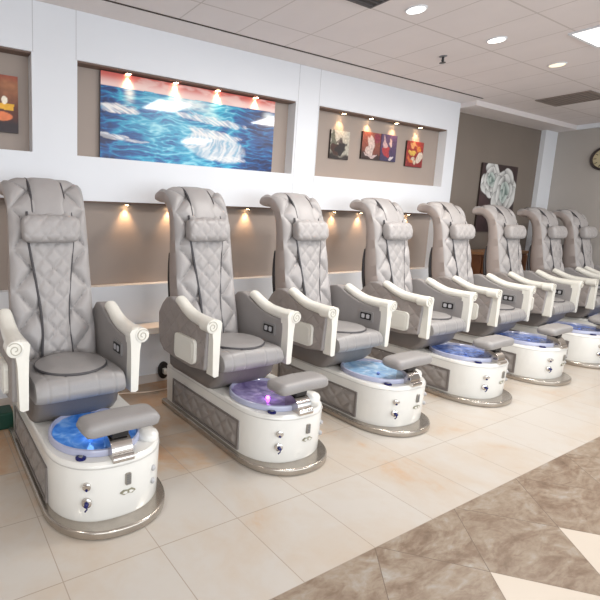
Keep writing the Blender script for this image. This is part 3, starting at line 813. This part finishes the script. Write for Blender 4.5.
def pic1(u, v):
    c = lerp(srgb(196, 192, 176), srgb(225, 220, 205), v)
    c = lerp(c, srgb(48, 38, 36), ss(0.22, 0.05, v)); c = lerp(c, srgb(60, 70, 50), 0.8*blob(u, v, 0.12, 0.7, 0.13, 0.35))
    c = lerp(c, srgb(74, 44, 36), blob(u, v, 0.22, 0.3, 0.26, 0.2)); c = lerp(c, srgb(40, 32, 34), blob(u, v, 0.55, 0.38, 0.26, 0.22))
    return lerp(c, srgb(90, 74, 70), 0.8*blob(u, v, 0.42, 0.6, 0.18, 0.1))
def pic2(u, v):
    c = lerp(srgb(120, 60, 50), srgb(176, 96, 76), v)
    c = lerp(c, srgb(226, 206, 200), blob(u, v, 0.45, 0.45, 0.22, 0.4)); c = lerp(c, srgb(160, 60, 80), blob(u, v, 0.85, 0.8, 0.2, 0.2))
    c = lerp(c, srgb(60, 36, 34), ss(0.25, 0.1, v)); return lerp(c, srgb(222, 200, 200), blob(u, v, 0.5, 0.13, 0.4, 0.06))
def pic3(u, v):
    c = lerp(srgb(60, 52, 96), srgb(110, 80, 120), v)
    c = lerp(c, srgb(230, 190, 190), blob(u, v, 0.25, 0.65, 0.15, 0.25)); c = lerp(c, srgb(190, 60, 70), blob(u, v, 0.35, 0.35, 0.25, 0.15))
    c = lerp(c, srgb(230, 220, 225), blob(u, v, 0.7, 0.12, 0.2, 0.07)); return lerp(c, srgb(235, 205, 200), blob(u, v, 0.6, 0.7, 0.1, 0.2))
def pic4(u, v):
    c = lerp(srgb(150, 30, 36), srgb(186, 60, 50), v)
    for a in ((0.3, 0.55, 0.22, 0.13, srgb(236, 196, 90)), (0.7, 0.7, 0.17, 0.12, srgb(240, 150, 70)), (0.5, 0.28, 0.16, 0.12, srgb(230, 215, 190)), (0.78, 0.35, 0.13, 0.2, srgb(240, 226, 210)), (0.2, 0.25, 0.14, 0.1, srgb(230, 120, 60)), (0.45, 0.85, 0.2, 0.07, srgb(236, 170, 110))):
        c = lerp(c, a[4], blob(u, v, a[0], a[1], a[2], a[3]))
    return c
yp = YW+0.078
GP = 'small pictures in the right niche'
canvas('spa_picture', 4.00, 4.295, yp, 2.165, 2.465, warp(pic1, 0.16, 5.0, 0.62, 0.5), 48, 48, 'small square picture of dark stones on cream, leftmost in the right niche', group=GP)
canvas('spa_picture', 4.508, 4.825, yp, 2.200, 2.500, warp(pic2, 0.16, 5.0, 0.62, 0.5), 48, 48, 'small red-brown picture with a pale figure shape, second from left in the right niche', group=GP)
canvas('spa_picture', 4.832, 5.122, yp, 2.203, 2.503, warp(pic3, 0.16, 5.0, 0.62, 0.5), 48, 48, 'small purple picture with pink shapes, third from left in the right niche', group=GP)
canvas('spa_picture', 5.318, 5.650, yp, 2.172, 2.475, warp(pic4, 0.16, 5.0, 0.62, 0.5), 48, 48, 'small red picture with yellow and white blooms, rightmost in the right niche', group=GP)
def flower(u, v):
    c = lerp(srgb(34, 26, 28), srgb(64, 42, 46), 0.5+0.5*fbm(u*3, v*3))
    def rose(c, cu, cv, R_, seed):
        rnd = random.Random(seed); petals = []
        for ring, (rr_, sz, n) in enumerate(((0.72, 0.50, 7), (0.45, 0.42, 6), (0.22, 0.30, 4), (0.0, 0.20, 1))):
            for k in range(n):
                a = 2*PI*k/n+rnd.random()*0.7+ring
                petals.append((cu+rr_*R_*math.cos(a), cv+rr_*R_*math.sin(a), sz*R_*(0.9+0.3*rnd.random()), sz*R_*0.72, a, ring))
        for px, py, ra, rb, a, ring in petals:
            x, y = u-px, v-py; x2 = x*math.cos(a+PI/2)+y*math.sin(a+PI/2); y2 = -x*math.sin(a+PI/2)+y*math.cos(a+PI/2)
            d = (x2/ra)**2+(y2/rb)**2
            if d < 1:
                out = (x*math.cos(a)+y*math.sin(a))/rb       # -1 inner .. 1 outer
                t = ss(-0.9, 0.7, out)
                p = lerp(srgb(58, 60, 62), srgb(218, 219, 217), t)
                if ring > 1: p = lerp(p, srgb(120, 170, 158), 0.30)
                p = lerp(p, srgb(60, 60, 62), ss(0.84, 1.0, d)*0.8)
                c = p
        return c
    c = rose(c, 0.66, 0.22, 0.24, 5); c = rose(c, 0.26, 0.78, 0.27, 8); c = rose(c, 0.66, 0.60, 0.33, 3)
    return c
canvas('flower_picture', 7.08, 8.05, 3.495, 1.38, 2.345, warp(flower, 0.06, 4.0, 1.0, 0.15), 120, 120, 'large square black and white picture of roses on the dark wall', cat='picture')

# ------------------------------------------------------------------ ceiling fittings
for k, (px, py) in enumerate(PANELS[:1]):
    t = empty('ceiling_light_panel', (px, py, ZC)); tag(t, 'bright square ceiling light panel at the right edge of the frame', 'ceiling light')
    bm = bmesh.new(); w = 0.268
    for a in ((-w, w, -w, -w+0.02), (-w, w, w-0.02, w), (-w, -w+0.02, -w+0.02, w-0.02), (w-0.02, w, -w+0.02, w-0.02)): box(bm, *a, -0.012, -0.0006)
    link('frame', bm, WHITE, t, smooth=False)
    link('diffuser', B(-w+0.02, w-0.02, -w+0.02, w-0.02, -0.010, -0.001), mat('panel_glow', (1, 1, 1, 1), 0.5, emis=(1, 0.99, 0.97, 1), estr=2.2), t, smooth=False)
for k, (x, y, lab, c) in enumerate(((3.243, 2.155, 'round white downlight nearest the camera, beside the dark ceiling vent', (1, 0.97, 0.93, 1)), (4.327, 2.15, 'round white downlight, middle of the three, right of the sprinkler', (1, 0.96, 0.9, 1)), (5.46, 2.17, 'round warm downlight farthest away, beyond the square light panel', (1, 0.85, 0.6, 1)))):
    t = empty('downlight', (x, y, ZC)); tag(t, lab, 'downlight', 'round ceiling downlights')
    bm = bmesh.new(); lathe(bm, [(0.056, -0.0006), (0.070, -0.0006), (0.070, -0.005), (0.064, -0.010), (0.056, -0.008)], (0, 0, 0), 32, cap=False); link('trim_ring', bm, WHITE, t)
    bm = bmesh.new(); lathe(bm, [(0.058, -0.002), (0.058, -0.010), (0.01, -0.013)], (0, 0, 0), 28)
    link('lens', bm, mat('downlight_lens_%d' % k, c, 0.4, emis=c, estr=(4.0, 3.0, 1.15)[k]), t)
    l = bpy.data.lights.new('down', 'SPOT'); l.energy = 22; l.spot_size = math.radians(110); l.spot_blend = 0.8; l.color = c[:3]; l.shadow_soft_size = 0.06
    lo = bpy.data.objects.new('down', l); lo.location = (x, y, ZC-0.03); COL.objects.link(lo)
def vent(x0, x1, y0, y1, label, m, m2):
    t = empty('ceiling_vent', ((x0+x1)/2, (y0+y1)/2, ZC)); tag(t, label, 'vent'); hx, hy = (x1-x0)/2, (y1-y0)/2
    link('backing', B(-hx, hx, -hy, hy, -0.004, -0.0006), m, t, smooth=False)
    bm = bmesh.new()
    for a in ((-hx, hx, -hy, -hy+0.02), (-hx, hx, hy-0.02, hy), (-hx, -hx+0.02, -hy+0.02, hy-0.02), (hx-0.02, hx, -hy+0.02, hy-0.02)): box(bm, *a, -0.010, -0.004)
    link('frame', bm, m2, t, smooth=False)
    bm = bmesh.new()
    for i in range(12):
        y = -hy+0.03+i*(2*hy-0.06)/11; box(bm, -hx+0.02, hx-0.02, y-0.005, y+0.005, -0.009, -0.004)
    link('slats', bm, m2, t, smooth=False)
VD = mat('vent_dark', srgb(64, 60, 62), 0.6, noise=0.05); VD2 = mat('vent_dark_frame', srgb(86, 82, 84), 0.6, noise=0.05)
VT = mat('vent_taupe', srgb(120, 108, 102), 0.6, noise=0.05); VT2 = mat('vent_taupe_frame', srgb(140, 128, 120), 0.6, noise=0.05)
vent(2.41, 2.945, 1.765, 2.30, 'dark grey square ceiling vent cut by the top frame edge', VD, VD2)
vent(6.79, 7.33, 2.36, 2.87, 'taupe grille in the ceiling above the flower picture wall', VT, VT2)
t = empty('fire_sprinkler', (4.35, 2.586, ZC)); tag(t, 'small dark sprinkler head hanging from the ceiling', 'sprinkler')
bm = bmesh.new(); lathe(bm, [(0.032, -0.0006), (0.030, -0.006), (0.010, -0.010)], (0, 0, 0), 20); link('escutcheon', bm, GREYPL, t)
bm = bmesh.new(); lathe(bm, [(0.010, -0.008), (0.010, -0.035), (0.005, -0.045), (0.005, -0.055), (0.026, -0.057), (0.026, -0.061), (0.006, -0.062)], (0, 0, 0), 20)
tube(bm, [(-0.014, 0, -0.03), (-0.018, 0, -0.045), (0, 0, -0.056)], 0.003, 6); tube(bm, [(0.014, 0, -0.03), (0.018, 0, -0.045), (0, 0, -0.056)], 0.003, 6)
link('head', bm, BLACK, t)

# ------------------------------------------------------------------ clock
t = empty('wall_clock', (XR-0.0005, 2.85, 2.49)); tag(t, 'round wall clock with dark rim on the grey end wall', 'clock')
bm = bmesh.new(); lathe(bm, [(0.145, -0.002), (0.178, -0.002), (0.180, -0.02), (0.168, -0.034), (0.150, -0.030), (0.145, -0.018)], (0, 0, 0), 48, axis=0, cap=False); link('rim', bm, mat('clock_rim', srgb(48, 38, 38), 0.4, noise=0.05), t)
bm = bmesh.new(); lathe(bm, [(0.146, -0.002), (0.146, -0.014)], (0, 0, 0), 40, axis=0); link('face', bm, mat('clock_face', srgb(196, 184, 150), 0.5, noise=0.04), t)
bm = bmesh.new()
for k in range(12):
    a = k*PI/6; c, s = math.cos(a), math.sin(a)
    tube(bm, [(-0.016, 0.105*c, 0.105*s), (-0.016, 0.135*c, 0.135*s)], 0.005, 6)
link('hour_marks', bm, BLACK, t)
for nm, a, ln in (('hour_hand', 2.2, 0.07), ('minute_hand', 0.9, 0.11)):
    bm = bmesh.new(); tube(bm, [(-0.019, 0, 0), (-0.019, ln*math.cos(a), ln*math.sin(a))], 0.004, 6); link(nm, bm, BLACK, t)

# ------------------------------------------------------------------ wooden cabinet behind chairs 5/6
t = empty('wooden_cabinet', (7.2, 3.3, 0)); tag(t, 'brown wooden cabinet against the dark wall behind the fifth and sixth chairs', 'cabinet')
WOOD = mat('brown_wood', srgb(140, 88, 52), 0.45, noise=0.25, nscale=5); WOODT = mat('light_wood_top', srgb(176, 128, 88), 0.4, noise=0.1, nscale=5)
link('body', B(-0.60, 0.60, -0.16, 0.19, 0, 1.085), WOOD, t, bevel=0.004)
link('top', B(-0.63, 0.63, -0.19, 0.20, 1.085, 1.125), WOODT, t, bevel=0.005)
for s in (-1, 1):
    d = link('door', B(min(s*0.01, s*0.58), max(s*0.01, s*0.58), -0.178, -0.1605, 0.08, 1.06), WOOD, t, bevel=0.003)
    bm = bmesh.new(); tube(bm, [(s*0.06, -0.178, 0.55), (s*0.06, -0.20, 0.56), (s*0.06, -0.20, 0.66), (s*0.06, -0.178, 0.67)], 0.006, 8); link('handle', bm, CHROME, d)

# ------------------------------------------------------------------ floor bits along the wall
t = empty('power_socket', (1.945, YW-0.0125, 0.105)); tag(t, 'black oval socket cover with white plug low on the wall behind second chair', 'socket')
bm = bmesh.new(); lathe(bm, [(0.055, -0.0), (0.055, -0.018), (0.04, -0.026), (0.01, -0.028)], (0, 0, 0), 28, axis=1, sy=1.45); link('cover', bm, BLACK, t)
bm = bmesh.new(); prism(bm, rrect(0.04, 0.05, 0.008), -0.065, -0.026, axis=1); link('plug', bm, GLOSS, t, bevel=0.003, seg=2)
bm = bmesh.new()
pts = spline([(1.955, 3.325, 0.095), (1.955, 3.30, 0.04), (1.95, 3.27, 0.0065), (1.90, 3.20, 0.0065), (1.78, 3.19, 0.0065), (1.62, 3.21, 0.0065), (1.45, 3.26, 0.0065), (1.32, 3.22, 0.0065), (1.15, 3.10, 0.0065)], 60)
tube(bm, pts, 0.006, 8)
tag(link('extension_cord', bm, mat('pale_cord', srgb(225, 205, 185), 0.5, noise=0.03)), 'pale power cord lying on the floor between the first two chairs', 'cord')
bm = bmesh.new(); box(bm, 0.30, 0.545, 3.02, 3.17, 0, 0.12)
tag(link('storage_box', bm, mat('dark_green_plastic', srgb(16, 66, 52), 0.5, noise=0.1), bevel=0.012), 'dark green box on the floor left behind the first chair', 'box')
